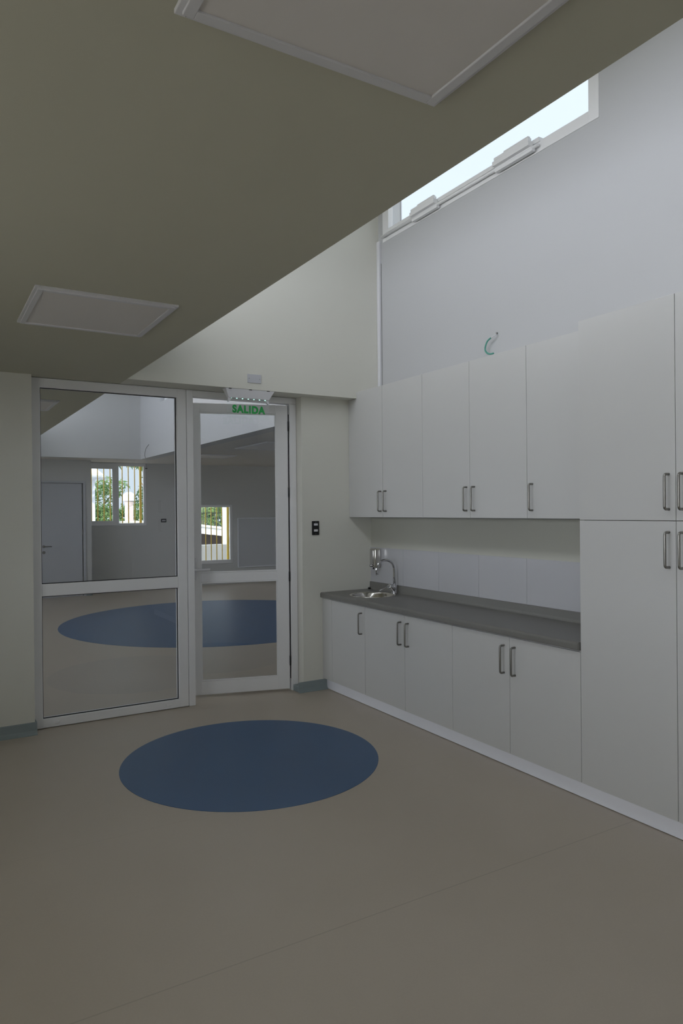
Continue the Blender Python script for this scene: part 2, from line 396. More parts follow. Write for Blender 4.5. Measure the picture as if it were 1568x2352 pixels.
# ------------------------------------------------------------------ ceiling light panels
def ceiling_light(x0, x1, y0, y1, label):
    t = thing('ceiling_light', label, 'ceiling light', ((x0+x1)/2, (y0+y1)/2, ZC), group=None)
    bm = bmesh.new()
    # flat square surround with a stepped lip
    def fr(i, o_, za, zb_):
        for a, b, c, d in ((x0+i, x0+o_, y0+i, y1-i), (x1-o_, x1-i, y0+i, y1-i), (x0+o_, x1-o_, y0+i, y0+o_), (x0+o_, x1-o_, y1-o_, y1-i)):
            box(bm, a, b, c, d, za, zb_, bev=.0015)
    fr(0, .022, ZC-.010, ZC); fr(.012, .034, ZC-.016, ZC)
    part('frame', bm, m_plastic, t)
    part('diffuser', B((x0+.03, x1-.03, y0+.03, y1-.03, ZC-.011, ZC-.001)), m_diff, t)
    return t
ceiling_light(-2.99, -2.385, -2.045, -1.415, 'square white ceiling light panel seen small above the glazed screen')
ceiling_light(-2.99, -2.377, -4.52, -3.89, 'square white ceiling light panel cut by the top of the picture, largest')
ceiling_light(-3.0, -2.39, 1.10, 1.71, 'ceiling light panel seen at the upper left through the fixed glass')
ceiling_light(.60, 1.20, 5.95, 6.55, 'ceiling light panel of the far room seen through the door glass, farther back')
ceiling_light(.64, 1.24, 3.55, 4.70, 'ceiling light panel of the far room seen high in the door glass')

# ------------------------------------------------------------------ cabinets
CF = -.511                       # front plane of base and tall doors
CU = -.238                       # front plane of upper doors
def handle_bm(y, z0, z1, xf):
    bm = bmesh.new(); r = .006; d = .032; c = .012
    pts = [(xf, y, z0+r)]
    for k in range(7):
        a = k/6*PI/2; pts.append((xf-d+c-c*math.sin(a), y, z0+r+c-c*math.cos(a)))
    for k in range(7):
        a = k/6*PI/2; pts.append((xf-d+c-c*math.cos(a), y, z1-r-c+c*math.sin(a)))
    pts.append((xf, y, z1-r))
    tube(bm, pts, r, 12)
    return bm
GAP = .0013
def cabinet(name, label, cat, y0, y1, z0, z1, xf, doors, group, th=.018, hollow=True):
    """doors: list of (ya, yb, za, zb, handle_y, hz0, hz1)"""
    t = thing(name, label, cat, (xf/2, (y0+y1)/2, z0), group=group)
    bd = .016
    xb = -.002 if xf == CU else -.023
    xi = xf+th+.001
    bm = bmesh.new(); p = .0008
    box(bm, xi, xb, y0+p, y0+bd, z0, z1); box(bm, xi, xb, y1-bd, y1-p, z0, z1)
    box(bm, xi, xb, y0+bd, y1-bd, z0, z0+bd); box(bm, xi, xb, y0+bd, y1-bd, z1-bd, z1); box(bm, xb-.006, xb, y0+bd, y1-bd, z0+bd, z1-bd)
    part('carcass', bm, m_body, t)
    for d in doors:
        ya, yb, za, zb, hy_, hz0, hz1 = d
        if yb > -.01 and zb > ZC:          # door notched under the beam
            bm = bmesh.new(); prism(bm, [(ya+GAP, za+GAP), (yb, za+GAP), (yb, ZC-.002), (-.1325, ZC-.002), (-.1325, zb-GAP), (ya+GAP, zb-GAP)], 'x', xf, xf+th)
        else: bm = B((xf, xf+th, ya+GAP, yb-GAP, za+GAP, zb-GAP), bev=.0012, seg=1)
        dr = part('door', bm, m_lam, t)
        if hy_ is not None:
            h = handle_bm(hy_, hz0, hz1, xf)
            bmesh.ops.translate(h, vec=-Vector(t.location), verts=h.verts)
            obj('handle', h, m_steel, dr)
    return t
ZK, ZBT = .0915, .762
H0, H1 = .545, .715
G = 'base cabinets under the grey worktop'
cabinet('base_cabinet', 'narrow single-door white base cabinet under the sink, beside the wall stub', 'cabinet', -.66, -.157, ZK, ZBT, CF,
        [(-.66, -.157, ZK, ZBT, -.645+.03, H0, H1)], G)
cabinet('base_cabinet', 'two-door white base cabinet in the middle of the run under the worktop', 'cabinet', -1.685, -.66, ZK, ZBT, CF,
        [(-1.172, -.66, ZK, ZBT, -1.128, H0, H1), (-1.685, -1.172, ZK, ZBT, -1.216, H0, H1)], G)
cabinet('base_cabinet', 'two-door white base cabinet adjoining the tall cabinet', 'cabinet', -2.70, -1.685, ZK, ZBT, CF,
        [(-2.192, -1.685, ZK, ZBT, -2.148, H0, H1), (-2.70, -2.192, ZK, ZBT, -2.236, H0, H1)], G)
tag(obj('filler_panel', B((CF, -.023, -.156, -.002, ZK, ZBT), bev=.001, seg=1), m_lam),
    'narrow white filler panel at the far left end of the base cabinets', 'panel')
U0, U1 = 1.437, 2.49
h0, h1 = 1.482, 1.652
G = 'upper cabinets on the right wall'
cabinet('wall_cabinet', 'two-door white wall cabinet at the far left end, above the sink', 'cabinet', -1.035, -.132, U0, U1, CU,
        [(-.515, -.004, U0, U1, -.488, h0, h1), (-1.035, -.515, U0, U1, -.562, h0, h1)], G)
cabinet('wall_cabinet', 'two-door white wall cabinet in the middle of the upper row, below the green conduit', 'cabinet', -2.071, -1.035, U0, U1, CU,
        [(-1.552, -1.035, U0, U1, -1.520, h0, h1), (-2.071, -1.552, U0, U1, -1.598, h0, h1)], G)
cabinet('wall_cabinet', 'single-door white wall cabinet meeting the tall cabinet', 'cabinet', -2.698, -2.071, U0, U1, CU,
        [(-2.698, -2.071, U0, U1, -2.116, h0, h1)], G)
tag(obj('filler_panel', B((CU+.019, -.002, -.1305, -.002, U0, ZC-.002), bev=.001, seg=1), m_lam),
    'slim white end piece between the first wall cabinet and the wall stub', 'panel')
cabinet('tall_cabinet', 'floor-to-head tall white cabinet with stacked doors at the right edge', 'cabinet', -3.77, -2.70, ZK, 2.453, CF,
        [(-3.237, -2.70, ZK, 1.437, -3.203, 1.222, 1.392), (-3.237, -2.70, 1.437, 2.453, -3.203, 1.484, 1.654),
         (-3.77, -3.237, ZK, 1.437, -3.272, 1.222, 1.392), (-3.77, -3.237, 1.437, 2.453, -3.272, 1.484, 1.654)], None)
cabinet('tall_cabinet', 'second tall white cabinet next along, outside the picture', 'cabinet', -4.84, -3.77, ZK, 2.453, CF,
        [(-4.305, -3.77, ZK, 1.437, -4.27, 1.222, 1.392), (-4.305, -3.77, 1.437, 2.453, -4.27, 1.484, 1.654),
         (-4.84, -4.305, ZK, 1.437, -4.34, 1.222, 1.392), (-4.84, -4.305, 1.437, 2.453, -4.34, 1.484, 1.654)], None)
tag(obj('kickboard', B((-.478, -.462, -4.84, -.001, .004, ZK-.0005)), m_kick), 'pale lavender kickboard running along the floor under the cabinets', 'kickboard')

# worktop with round cut-out for the sink
ZW = .812; TH = .043; SX, SY, SR = -.268, -.405, .178
bm = bmesh.new()
x0, x1, y0, y1 = -.532, -.024, -2.698, -.002
def top_face(z, flip):
    N = 48
    circ = [bm.verts.new((SX+SR*math.cos(2*PI*k/N), SY+SR*math.sin(2*PI*k/N), z)) for k in range(N)]
    xa = x0+.018
    # square around the hole with points projected radially on its border
    sq = []
    ya, yb = SY-.23, SY+.23
    for k in range(N):
        a = 2*PI*k/N; dx, dy = math.cos(a), math.sin(a); s = 1/max(abs(dx), abs(dy))
        px = SX+dx*s*.23; py = SY+dy*s*.23
        sq.append(bm.verts.new((px, py, z)))
    for k in range(N):
        k2 = (k+1) % N; bm.faces.new((circ[k], circ[k2], sq[k2], sq[k]))
    return circ
ca = top_face(ZW, 0); cb = top_face(ZW-TH, 1)
for k in range(48):
    k2 = (k+1) % 48; bm.faces.new((ca[k], ca[k2], cb[k2], cb[k]))
sx0, sx1, sy0, sy1 = SX-.23, SX+.23, SY-.23, SY+.23
def slab(a, b, c, d):
    for z in (ZW, ZW-TH):
        bm.faces.new([bm.verts.new(v) for v in ((a, c, z), (b, c, z), (b, d, z), (a, d, z))])
slab(sx0, x1, sy1, y1); slab(sx1, x1, sy0, sy1); slab(sx0, x1, y0, sy0)
# rounded front nose, extruded along y
nose = [(sx0, ZW)]
for k in range(9):
    a = k/8*PI/2; nose.append((x0+.016-.016*math.sin(a), ZW-.016+.016*math.cos(a)))
nose += [(x0, ZW-TH+.010)]
for k in range(5):
    a = k/4*PI/2; nose.append((x0+.010-.010*math.cos(a), ZW-TH+.010-.010*math.sin(a)))
nose += [(sx0, ZW-TH)]
A = [bm.verts.new((u, y0, v)) for u, v in nose]; Bv = [bm.verts.new((u, y1, v)) for u, v in nose]
for k in range(len(nose)-1):
    f = bm.faces.new((A[k], A[k+1], Bv[k+1], Bv[k]))
bm.faces.new(A); bm.faces.new(Bv)
for y in (y0, y1):
    bm.faces.new([bm.verts.new(v) for v in ((sx0, y, ZW), (x1, y, ZW), (x1, y, ZW-TH), (sx0, y, ZW-TH))])
bmesh.ops.remove_doubles(bm, verts=bm.verts, dist=.0004)
m_work = mat('grey_worktop_laminate', (.195, .190, .178), .38, noise=.06, nscale=60, bump=.05, bscale=300)
wt = obj('worktop', bm, m_work)
tag(wt, 'continuous dark grey worktop with rounded front edge over the base cabinets', 'worktop')
bm = bmesh.new()
prism(bm, [(-.024, ZW), (-.024, .872), (-.028, .876), (-.034, .872), (-.036, .83), (-.038, .819), (-.044, ZW+.0003), (-.044, ZW)], 'y', y0, y1)
obj('upstand', bm, m_work, wt)
tag(obj('worktop_batten', B((-.506, -.49, -2.698, -.002, ZBT+.0005, ZW-TH-.0005)), m_body), 'thin shadowed strip between the worktop and the base cabinet doors', 'strip')

# tiles on the wall behind the worktop
t = thing('tiled_backsplash', 'row of large white glazed tiles on the wall above the worktop', 'tiles', (-.01, -1.35, .81))
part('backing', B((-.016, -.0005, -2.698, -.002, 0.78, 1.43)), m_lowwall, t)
part('grout', B((-.0205, -.016, -2.698, -.002, 0.80, 1.1735)), m_grout, t)
ys = [-.002, -.485, -.944, -1.392, -1.851, -2.31, -2.698]
for a, b in zip(ys, ys[1:]):
    part('tile', B((-.0235, -.0205, b+.001, a-.001, .805, 1.1735), bev=.0008, seg=1), m_tile, t)

# ------------------------------------------------------------------ sink, faucet, dispenser
t = thing('round_sink', 'round polished steel basin set into the left end of the worktop', 'sink', (SX, SY, ZW))
bm = bmesh.new()
lathe(bm, [(.190, ZW+.0006), (.190, ZW+.0025), (.184, ZW+.0035), (.174, ZW+.002), (.168, ZW-.006), (.160, ZW-.06), (.150, ZW-.115), (.125, ZW-.14), (.04, ZW-.148), (.035, ZW-.150),
           (.035, ZW-.152), (.125, ZW-.143), (.152, ZW-.118), (.163, ZW-.06), (.171, ZW-.006), (.176, ZW+.0005), (.190, ZW+.0006)], SX, SY)
part('bowl', bm, m_sink, t)
bm = bmesh.new(); lathe(bm, [(0, ZW-.1485), (.03, ZW-.1485), (.036, ZW-.147), (.036, ZW-.1515), (0, ZW-.1515)], SX, SY, 24)
part('drain', bm, m_chrome, t)

FX, FY = -.074, -.430
t = thing('gooseneck_faucet', 'chrome gooseneck mixer tap standing behind the round sink', 'faucet', (FX, FY, ZW))
bm = bmesh.new()
lathe(bm, [(0, ZW), (.027, ZW), (.027, ZW+.006), (.022, ZW+.009), (.022, ZW+.062), (.016, ZW+.072), (0, ZW+.072)], FX, FY, 28)
part('body', bm, m_chrome, t)
pts = [(FX, FY, ZW+.07), (FX, FY, ZW+.15), (FX, FY, ZW+.195)]
RR = .082
for k in range(1, 19):
    a = k/18*math.radians(205)
    pts.append((FX-RR+RR*math.cos(a), FY+.10*(RR-RR*math.cos(a)), ZW+.195+RR*1.0*math.sin(a)))
bm = bmesh.new(); tube(bm, pts, .0105, 16)
part('spout', bm, m_chrome, t)
bm = bmesh.new()
d = Vector((-.85, -.1, .52)).normalized(); p0 = Vector((FX-.006, FY, ZW+.034))
tube(bm, [p0, p0+d*.012, p0+d*.044, p0+d*.060, p0+d*.063], [.023, .0245, .0245, .0225, .016], 20)
cart = part('cartridge', bm, m_chrome, t)
bm = bmesh.new(); q0 = p0+d*.058
tube(bm, [q0, q0+Vector((-.02, 0, -.004)), q0+Vector((-.06, .004, -.020)), q0+Vector((-.09, .006, -.032))], [.004, .0038, .0034, .0042], 10)
bmesh.ops.translate(bm, vec=-Vector(t.location), verts=bm.verts)
obj('lever', bm, m_chrome, cart)

t = thing('soap_dispenser', 'small chrome wall soap dispenser in the corner above the sink', 'soap dispenser', (-.06, -.125, 1.0))
bm = B((-.088, -.0245, -.170, -.078, 1.005, 1.168), bev=.014, seg=4)
for f in bm.faces: f.smooth = True
part('body', bm, m_sink, t)
bm = B((-.096, -.086, -.142, -.106, 1.03, 1.155), bev=.0045, seg=3)
part('front_ridge', bm, m_chrome, t)
bm = bmesh.new(); tube(bm, [(-.088, -.124, 1.022), (-.108, -.124, 1.022), (-.112, -.124, 1.022)], [.012, .012, .009], 16)
part('push_button', bm, m_chrome, t)
bm = bmesh.new(); tube(bm, [(-.075, -.124, 1.008), (-.075, -.124, .99)], .007, 12)
part('nozzle', bm, m_black, t)
bm = bmesh.new(); lathe(bm, [(0, ZW), (.012, ZW), (.012, ZW+.012), (.008, ZW+.016), (0, ZW+.016)], -.058, -.03, 16)
tag(obj('sink_plug', bm, m_black), 'tiny black rubber plug in the back corner of the worktop', 'plug')

# ------------------------------------------------------------------ switch, blank plate, exit sign
t = thing('light_switch', 'black wall plate with two white rockers between door and cabinets', 'switch', (-.571, 0, 1.35))
part('plate', B((-.605, -.537, -.009, -.0003, 1.292, 1.410), bev=.004), m_black, t)
for z in (1.322, 1.372):
    part('rocker', B((-.589, -.553, -.013, -.009, z, z+.018), bev=.0015), m_plastic, t)
for z in (1.303, 1.400):
    bm = bmesh.new(); tube(bm, [(-.571, -.0085, z), (-.571, -.0105, z)], .003, 10); part('screw', bm, m_steel, t)

t = thing('blank_plate', 'pale rectangular blanking plate on the wall above the exit sign', 'wall plate', (-1.17, -.131, 2.52))
part('cover', B((-1.228, -1.112, -.137, -.1313, 2.489, 2.556), bev=.002), m_paleplastic, t)
for x in (-1.214, -1.126):
    bm = bmesh.new(); tube(bm, [(x, -.1365, 2.522), (x, -.138, 2.522)], .003, 10); part('screw', bm, m_steel, t)

# exit sign fixture hung under the beam
ES = -.095
t = thing('exit_sign', 'white hanging exit lamp with clear plate reading SALIDA in green', 'exit sign', (-1.2, ES, ZC))
bm = bmesh.new()
xa, xb_, xc, xd = -1.405, -.995, -1.373, -1.037
z1_, z0_ = ZC-.001, 2.368
vs = [(xa, ES-.034, z1_), (xb_, ES-.034, z1_), (xb_, ES+.034, z1_), (xa, ES+.034, z1_), (xc, ES-.020, z0_), (xd, ES-.020, z0_), (xd, ES+.020, z0_), (xc, ES+.020, z0_)]
V = [bm.verts.new(v) for v in vs]
for f in ((0, 1, 5, 4), (1, 2, 6, 5), (2, 3, 7, 6), (3, 0, 4, 7), (0, 3, 2, 1), (4, 5, 6, 7)): bm.faces.new([V[i] for i in f])
bmesh.ops.bevel(bm, geom=list(bm.edges), offset=.002, segments=2, affect='EDGES')
hs = part('housing', bm, m_plastic, t)
for x in (-1.368, -1.200, -1.05):
    part('slot', B((x-.012, x+.012, ES-.0355, ES-.030, ZC-.006, ZC-.001)), m_black, t)
for s, x in ((1, -1.375), (-1, -1.035)):
    bm = bmesh.new()
    prism(bm, [(x, 2.372), (x+s*.026, 2.372), (x+s*.022, 2.352), (x+s*.006, 2.336), (x, 2.334)], 'y', ES-.010, ES+.010)
    part('bracket', bm, m_plastic, t)
for k in range(7):
    x = -1.348+k*.0475
    part('led', B((x-.004, x+.004, ES-.004, ES+.004, 2.3655, 2.3685)), m_led, t)
part('acrylic_plate', B((-1.384, -1.028, ES-.0015, ES+.0015, 2.215, 2.366)), m_acryl, t)
cu = bpy.data.curves.new('lettering', 'FONT'); cu.body = 'SALIDA'; cu.size = .084; cu.extrude = .0006; cu.offset = .0045
cu.align_x = 'CENTER'; cu.space_character = 1.16
tmp = bpy.data.objects.new('lettering_src', cu); COL.objects.link(tmp)
bpy.context.view_layer.update()
me = bpy.data.meshes.new_from_object(tmp.evaluated_get(bpy.context.evaluated_depsgraph_get()))
bpy.data.objects.remove(tmp)
me.materials.clear(); me.materials.append(m_letter)
xs_ = [v.co.x for v in me.vertices]; ys_ = [v.co.y for v in me.vertices]
wx, wy = max(xs_)-min(xs_), max(ys_)-min(ys_); cx_, cy_ = (max(xs_)+min(xs_))/2, (max(ys_)+min(ys_))/2
for v in me.vertices:
    X = (v.co.x-cx_)/wx*.276; Y = (v.co.y-cy_)/wy*.062
    v.co = Vector((-1.201+X, ES-.0022-v.co.z*.5, 2.286+Y)) - Vector(t.location)
le = bpy.data.objects.new('lettering', me); COL.objects.link(le); le.parent = t
le['label'] = 'bold green capitals reading SALIDA'

# ------------------------------------------------------------------ high window on the right wall
t = thing('window_2', 'high white-framed window cut off by the ceiling edge, open sky behind', 'window', (0, -1.3, WZ0), kind='structure')
bm = bmesh.new(); ring(bm, 'x', WY0+.001, WY1-.001, WZ0+.001, WZ1-.001, .075, .05, .07, .05, -.004, .06)
part('frame', bm, m_pvc, t)
bm = B((-.016, .03, -1.98, WY1-.055, WZ0+.060, WZ0+.090), (-.016, .03, WY1-.105, WY1-.055, WZ0+.088, WZ1-.052), bev=.003)
part('sash', bm, m_pvc, t)
part('shadow_gap', B((-.004, .002, WY1-.056, WY1-.050, WZ0+.04, WZ1-.05)), m_gasket, t)
part('pane', B((.03, .035, WY0+.076, WY1-.051, WZ0+.071, WZ1-.051)), m_clear, t)
for x in (.045,):
    bm = bmesh.new(); tube(bm, [(x, -.40, WZ0+.07), (x, -.40, WZ1-.05)], .006, 8); part('outer_bead', bm, m_paleplastic, t)
bm = bmesh.new(); tube(bm, [(-.024, WY1-.02, 3.806), (-.024, -1.98, 3.800)], .011, 10)
part('sill_rod', bm, m_pvc, t)
for ya, yb in ((-.965, -.66), (-1.93, -1.60)):
    L = yb-ya
    bm = B((-.060, -.017, ya, yb, 3.812, 3.842), (-.060, -.030, ya, yb-.05*L, 3.842, 3.862), (-.060, -.040, ya, yb-.33*L, 3.862, 3.870),
           (-.034, -.017, ya, yb, 3.790, 3.812), (-.046, -.017, ya-.02, yb-.01, 3.772, 3.790), bev=.002)
    part('catch', bm, m_pvc, t)

# other daylight openings (glazed), most of them added out of view
def simple_window(name, label, ax, u0, u1, v0, v1, d, mull=()):
    t = thing(name, label, 'window', ((d, (u0+u1)/2, v0) if ax == 'x' else ((u0+u1)/2, d, v0)), kind='structure')
    bm = bmesh.new(); ring(bm, ax, u0+.001, u1-.001, v0+.001, v1-.001, .05, .05, .05, .05, d-.03, d+.03)
    for m_ in mull:
        box(bm, d-.03, d+.03, m_-.03, m_+.03, v0+.05, v1-.05)
    part('frame', bm, m_pvc, t)
    part('pane', B((d-.003, d+.003, u0+.05, u1-.05, v0+.05, v1-.05)), m_clear, t)
simple_window('window_3', 'unseen window added in the left wall beside the doorway end', 'x', LW[1][0], LW[1][1], LZ0, LZ1, XL-.1, mull=(-3.0,))  # out of view, added for daylight, placed by the glow on the ceiling
simple_window('window_4', 'unseen window added in the left wall near the camera end', 'x', LW[0][0], LW[0][1], LZ0, LZ1, XL-.1, mull=(-6.05,))  # out of view, added to bring daylight into the near room
simple_window('window_5', 'long unseen window added on the left wall of the far room', 'x', 1.5, 6.5, .8, 2.2, -6.9, mull=(3.2, 4.9))  # out of view, added to light the far room
simple_window('window_10', 'unseen window added on the right wall of the far room', 'x', 1.2, 5.8, .7, 2.25, 6.3, mull=(2.7, 4.2))  # out of view, added to brighten the right side of the far room
simple_window('window_6', 'high window added in the far shaft for daylight', 'x', 1.2, 6.3, FZ0, FZ1, .1, mull=(3.0, 4.7))  # added so the far shaft gets daylight like the near one
simple_window('window_9', 'high window of the near room beyond the tall cabinets', 'x', -5.6, -3.2, WZ0, WZ1, .1, mull=(-4.4,))

# white trunking in the corner of the right wall, and the green conduit
t = thing('cable_trunking', 'thin white cable trunking running down the corner below the high window', 'trunking', (-.012, -.155, 2.5))
part('channel', B((-.022, -.0005, -.172, -.133, 2.495, 3.790), bev=.003), m_plastic, t)
part('shadow_seam', B((-.004, -.0005, -.1765, -.173, 2.495, 3.60)), m_wire, t)
t = thing('green_conduit', 'short curl of green conduit poking out of the wall above the cabinets', 'conduit', (-.0, -1.571, 2.69))
path = [(0.0, -1.585, 2.692), (-.02, -1.572, 2.690), (-.05, -1.535, 2.686)]
bm = bmesh.new(); tube(bm, [(-.0, -1.575, 2.690), (-.022, -1.580, 2.684), (-.035, -1.549, 2.670)], .003, 8)
part('wire', bm, m_plastic, t)
ctrl = [Vector(v) for v in ((-.035, -1.549, 2.670), (-.035, -1.514, 2.654), (-.035, -1.494, 2.624), (-.035, -1.491, 2.597), (-.035, -1.509, 2.574), (-.035, -1.537, 2.561), (-.032, -1.570, 2.560))]
def catmull(P, n=6):
    out = []
    P = [P[0]]+P+[P[-1]]
    for i in range(1, len(P)-2):
        for k in range(n):
            u = k/n; a, b, c, d = P[i-1], P[i], P[i+1], P[i+2]
            out.append(.5*((2*b)+(c-a)*u+(2*a-5*b+4*c-d)*u*u+(-a+3*b-3*c+d)*u**3))
    out.append(P[-2]); return out
pp = catmull(ctrl, 10)
bm = bmesh.new(); tube(bm, pp, [.0062 if i % 2 else .0052 for i in range(len(pp))], 10)
part('tube', bm, m_green, t)
bm = bmesh.new(); tube(bm, [(-.0005, -1.575, 2.700), (-.010, -1.575, 2.700)], .006, 10); part('screw_head', bm, m_wire, t)

# ------------------------------------------------------------------ floor inlays
def disc(name, cx, cy, r, label):
    bm = bmesh.new(); lathe(bm, [(0, .0022), (r-.001, .0022), (r, .0014), (r, .0003), (0, .0003)], cx, cy, 128, smooth=False)
    tag(obj(name, bm, m_blue), label, 'floor inlay')
disc('floor_circle', -1.690, -1.215, .768, 'blue round vinyl inlay in the near floor')
disc('floor_circle', .134, 4.163, 2.056, 'very large blue round inlay on the floor seen through the glass')

# ------------------------------------------------------------------ far room things
t = thing('door_2', 'plain pale grey flush door seen through the left glass', 'door', (-1.26, 8.12, 0), kind='structure')
dl = part('leaf', B((-1.625, -.897, 8.115, 8.155, .006, 2.018), bev=.002), m_dooru, t)
part('shadow_gap', B((-1.64, -.88, 8.158, 8.17, .002, 2.034)), m_gasket, t)
bm = bmesh.new(); ring(bm, 'y', -1.68, -.84, 0, 2.058, .045, .040, .001, .035, 8.085, 8.10, bev=.002)
part('casing', bm, m_dooru, t)
bm = bmesh.new(); tube(bm, [(-1.545, 8.115, .905), (-1.545, 8.107, .905)], .026, 20)
hd = part('handle', bm, m_steel, t)
bm = bmesh.new(); tube(bm, [(-1.545, 8.108, .905), (-1.545, 8.065, .905), (-1.537, 8.058, .905), (-1.42, 8.058, .905)], .009, 10)
bmesh.ops.translate(bm, vec=-Vector(t.location), verts=bm.verts); obj('lever', bm, m_steel, hd)
bm = bmesh.new(); tube(bm, [(-1.545, 8.115, .80), (-1.545, 8.107, .80)], .026, 20); part('lock_rose', bm, m_steel, t)
for z in (.25, 1.1, 1.75):
    part('hinge', B((-.897, -.885, 8.100, 8.115, z, z+.09)), m_steel, t)

def barred_window(name, label, W, sashes, d0):
    t = thing(name, label, 'window', ((W[0]+W[1])/2, YW, W[2]), kind='structure')
    bm = bmesh.new(); ring(bm, 'y', W[0]+.001, W[1]-.001, W[2]+.001, W[3]-.001, .03, .045, .04, .05, YW+.005, YW+.065)
    part('frame', bm, m_pvc, t)
    for i, (a, b, c, d, fr, fq) in enumerate(sashes):
        dy = .0 if i == 0 else .030
        bm = bmesh.new(); ring(bm, 'y', a-fr, b+fq, W[2]+.012, W[3]-.012, fr, fq, c-W[2]-.012, W[3]-.012-d, YW-.012+dy, YW+.014+dy)
        part('sash', bm, m_pvc, t)
        part('pane', B((a, b, YW+dy, YW+.004+dy, c, d)), m_clear, t)
    return t
barred_window('window_7', 'two-sash sliding window with yellow outside bars, seen in the left glass', W1,
              [(-.655, -.262, 1.334, 2.316, .04, .075), (-.137, .329, 1.285, 2.375, .06, .035)], 0)
barred_window('window_8', 'low window with yellow outside bars, seen in the door glass', W2, [(1.10, 2.098, .50, 1.585, .03, .03)], 0)
def bars(label, xs, xwide, z0, z1):
    t = thing('window_bars', label, 'window bars', (sum(xs)/len(xs), 8.85, z0))
    for x in xs:
        bm = bmesh.new(); tube(bm, [(x, 8.85, z0), (x, 8.85, z1)], .010, 10); part('bar', bm, m_yellow, t)
    part('post', B((xwide-.02, xwide+.02, 8.83, 8.87, z0, z1), bev=.002), m_yellow, t)
    for z in (z0, z1):
        part('cross_bar', B((xs[0]-.05, xwide+.02, 8.835, 8.865, z-.015, z+.015), bev=.002), m_yellow, t)
    part('bracket', B((xwide+.02, xwide+.12, 8.761, 8.85, z1-.01, z1+.01)), m_yellow, t)
bars('yellow upright security bars outside the left-hand far window', [-.586, -.471, -.355, -.238, -.122, -.007, .110, .232], .345, 1.18, 2.50)
bars('yellow upright security bars outside the low far window', [1.10, 1.217, 1.334, 1.451, 1.568, 1.685, 1.803, 1.923, 2.043], 2.171, .36, 1.69)

t = thing('whiteboard', 'pale wall board with thin bright edging beside the low far window', 'board', (2.9, 8.55, .33))
part('surface', B((2.285, 3.60, 8.545, 8.558, .335, 1.34)), m_board, t)
bm = bmesh.new(); ring(bm, 'y', 2.268, 3.617, .320, 1.355, .018, .018, .018, .018, 8.538, 8.559, bev=.002)
part('edging', bm, m_alu, t)
t = thing('wall_socket', 'small black socket plate on the grey wall right of the sliding window', 'socket', (.715, YW, 1.32))
part('plate', B((.665, .768, 8.550, 8.5595, 1.288, 1.358), bev=.003), m_black, t)
for x in (.692, .716, .740): part('module', B((x-.008, x+.008, 8.547, 8.550, 1.308, 1.338)), m_paleplastic, t)
tag(obj('wall_sensor', B((.36, .40, 8.53, 8.5595, 2.33, 2.345), bev=.004), m_black), 'tiny dark device at the top right corner of the sliding window', 'device')
def cable(pts, label):
    bm = bmesh.new(); tube(bm, catmull([Vector(p) for p in pts], 8), .005, 8)
    tag(obj('hanging_cable', bm, m_wire), label, 'cable')
cable([(-.001, 6.98, 2.66), (-.03, 7.05, 2.60), (-.04, 7.09, 2.53), (-.04, 7.09, 2.45), (-.03, 7.03, 2.37), (-.02, 6.98, 2.34)], 'loose grey cable hanging from the far shaft wall, seen in the fixed glass')
cable([(-.001, 4.56, 2.67), (-.03, 4.66, 2.60), (-.04, 4.72, 2.52), (-.04, 4.70, 2.42), (-.03, 4.60, 2.33), (-.02, 4.57, 2.27), (-.02, 4.66, 2.24)], 'loose grey cable hanging down, seen at the left edge of the door glass')

# ------------------------------------------------------------------ outside
tag(obj('garden_wall', B((-2.5, .98, 10.5, 10.7, -.05, 1.30)), m_ext), 'white garden wall across the bottom of the left-hand far window', 'wall')
tag(obj('garden_wall', B((1.0, 5.0, 10.5, 10.7, -.05, .717)), m_ext), 'lower white garden wall filling the bottom of the low far window', 'wall')
t = thing('outbuilding', 'low brown outbuilding, roof shade in its wall colour, with sloping white roof edge behind the lower garden wall', 'building', (4.4, 16.5, 0))
bm = bmesh.new(); prism(bm, [(2.95, .94), (6.5, .50), (6.5, .68), (2.95, 1.14)], 'y', 15.0, 15.12); part('fascia', bm, m_roof, t)
bm = bmesh.new()
V = [bm.verts.new(v) for v in ((2.9, 14.95, 1.15), (6.55, 14.95, .69), (7.6, 18.2, .66), (4.2, 18.2, 1.10), (2.9, 14.95, 1.19), (6.55, 14.95, .73), (7.6, 18.2, .70), (4.2, 18.2, 1.14))]
for f in ((0, 1, 2, 3), (4, 7, 6, 5), (0, 4, 5, 1), (1, 5, 6, 2), (2, 6, 7, 3), (3, 7, 4, 0)): bm.faces.new([V[i] for i in f])
part('roof', bm, m_roof, t)
bm = bmesh.new(); prism(bm, [(3.3, -.02), (6.4, -.02), (6.4, .50), (3.3, .90)], 'y', 15.6, 16.6); part('wall', bm, m_dark, t)
t = thing('iron_fence', 'thin dark iron fence on top behind the white roof', 'fence', (6.0, 18.6, 0))
for k in range(26):
    x = 4.3+k*.14; bm = bmesh.new(); tube(bm, [(x, 18.6, -.02), (x, 18.6, 1.62)], .012, 6); part('picket', bm, m_black, t)
part('rail', B((4.25, 7.85, 18.59, 18.61, 1.42, 1.45)), m_black, t)
tag(obj('white_post', B((3.268, 3.362, 11.9, 12.04, -.02, 3.2), bev=.01), m_post), 'white post outside at the right of the low far window', 'post')
t = thing('pavilion', 'white roofed pavilion corner with pale post in the left-hand far window', 'building', (-.5, 16, 0))
part('post', B((.67, .76, 15.05, 15.14, -.02, 2.40), bev=.008), m_post, t)
part('fascia', B((-3.0, 1.06, 14.98, 15.08, 2.395, 2.455), bev=.005), m_post, t)
bm = bmesh.new()
prism(bm, [(14.9, 2.456), (17.5, 3.05), (17.5, 3.10), (14.9, 2.50)], 'x', -3.0, 1.0); part('roof', bm, m_roof, t)
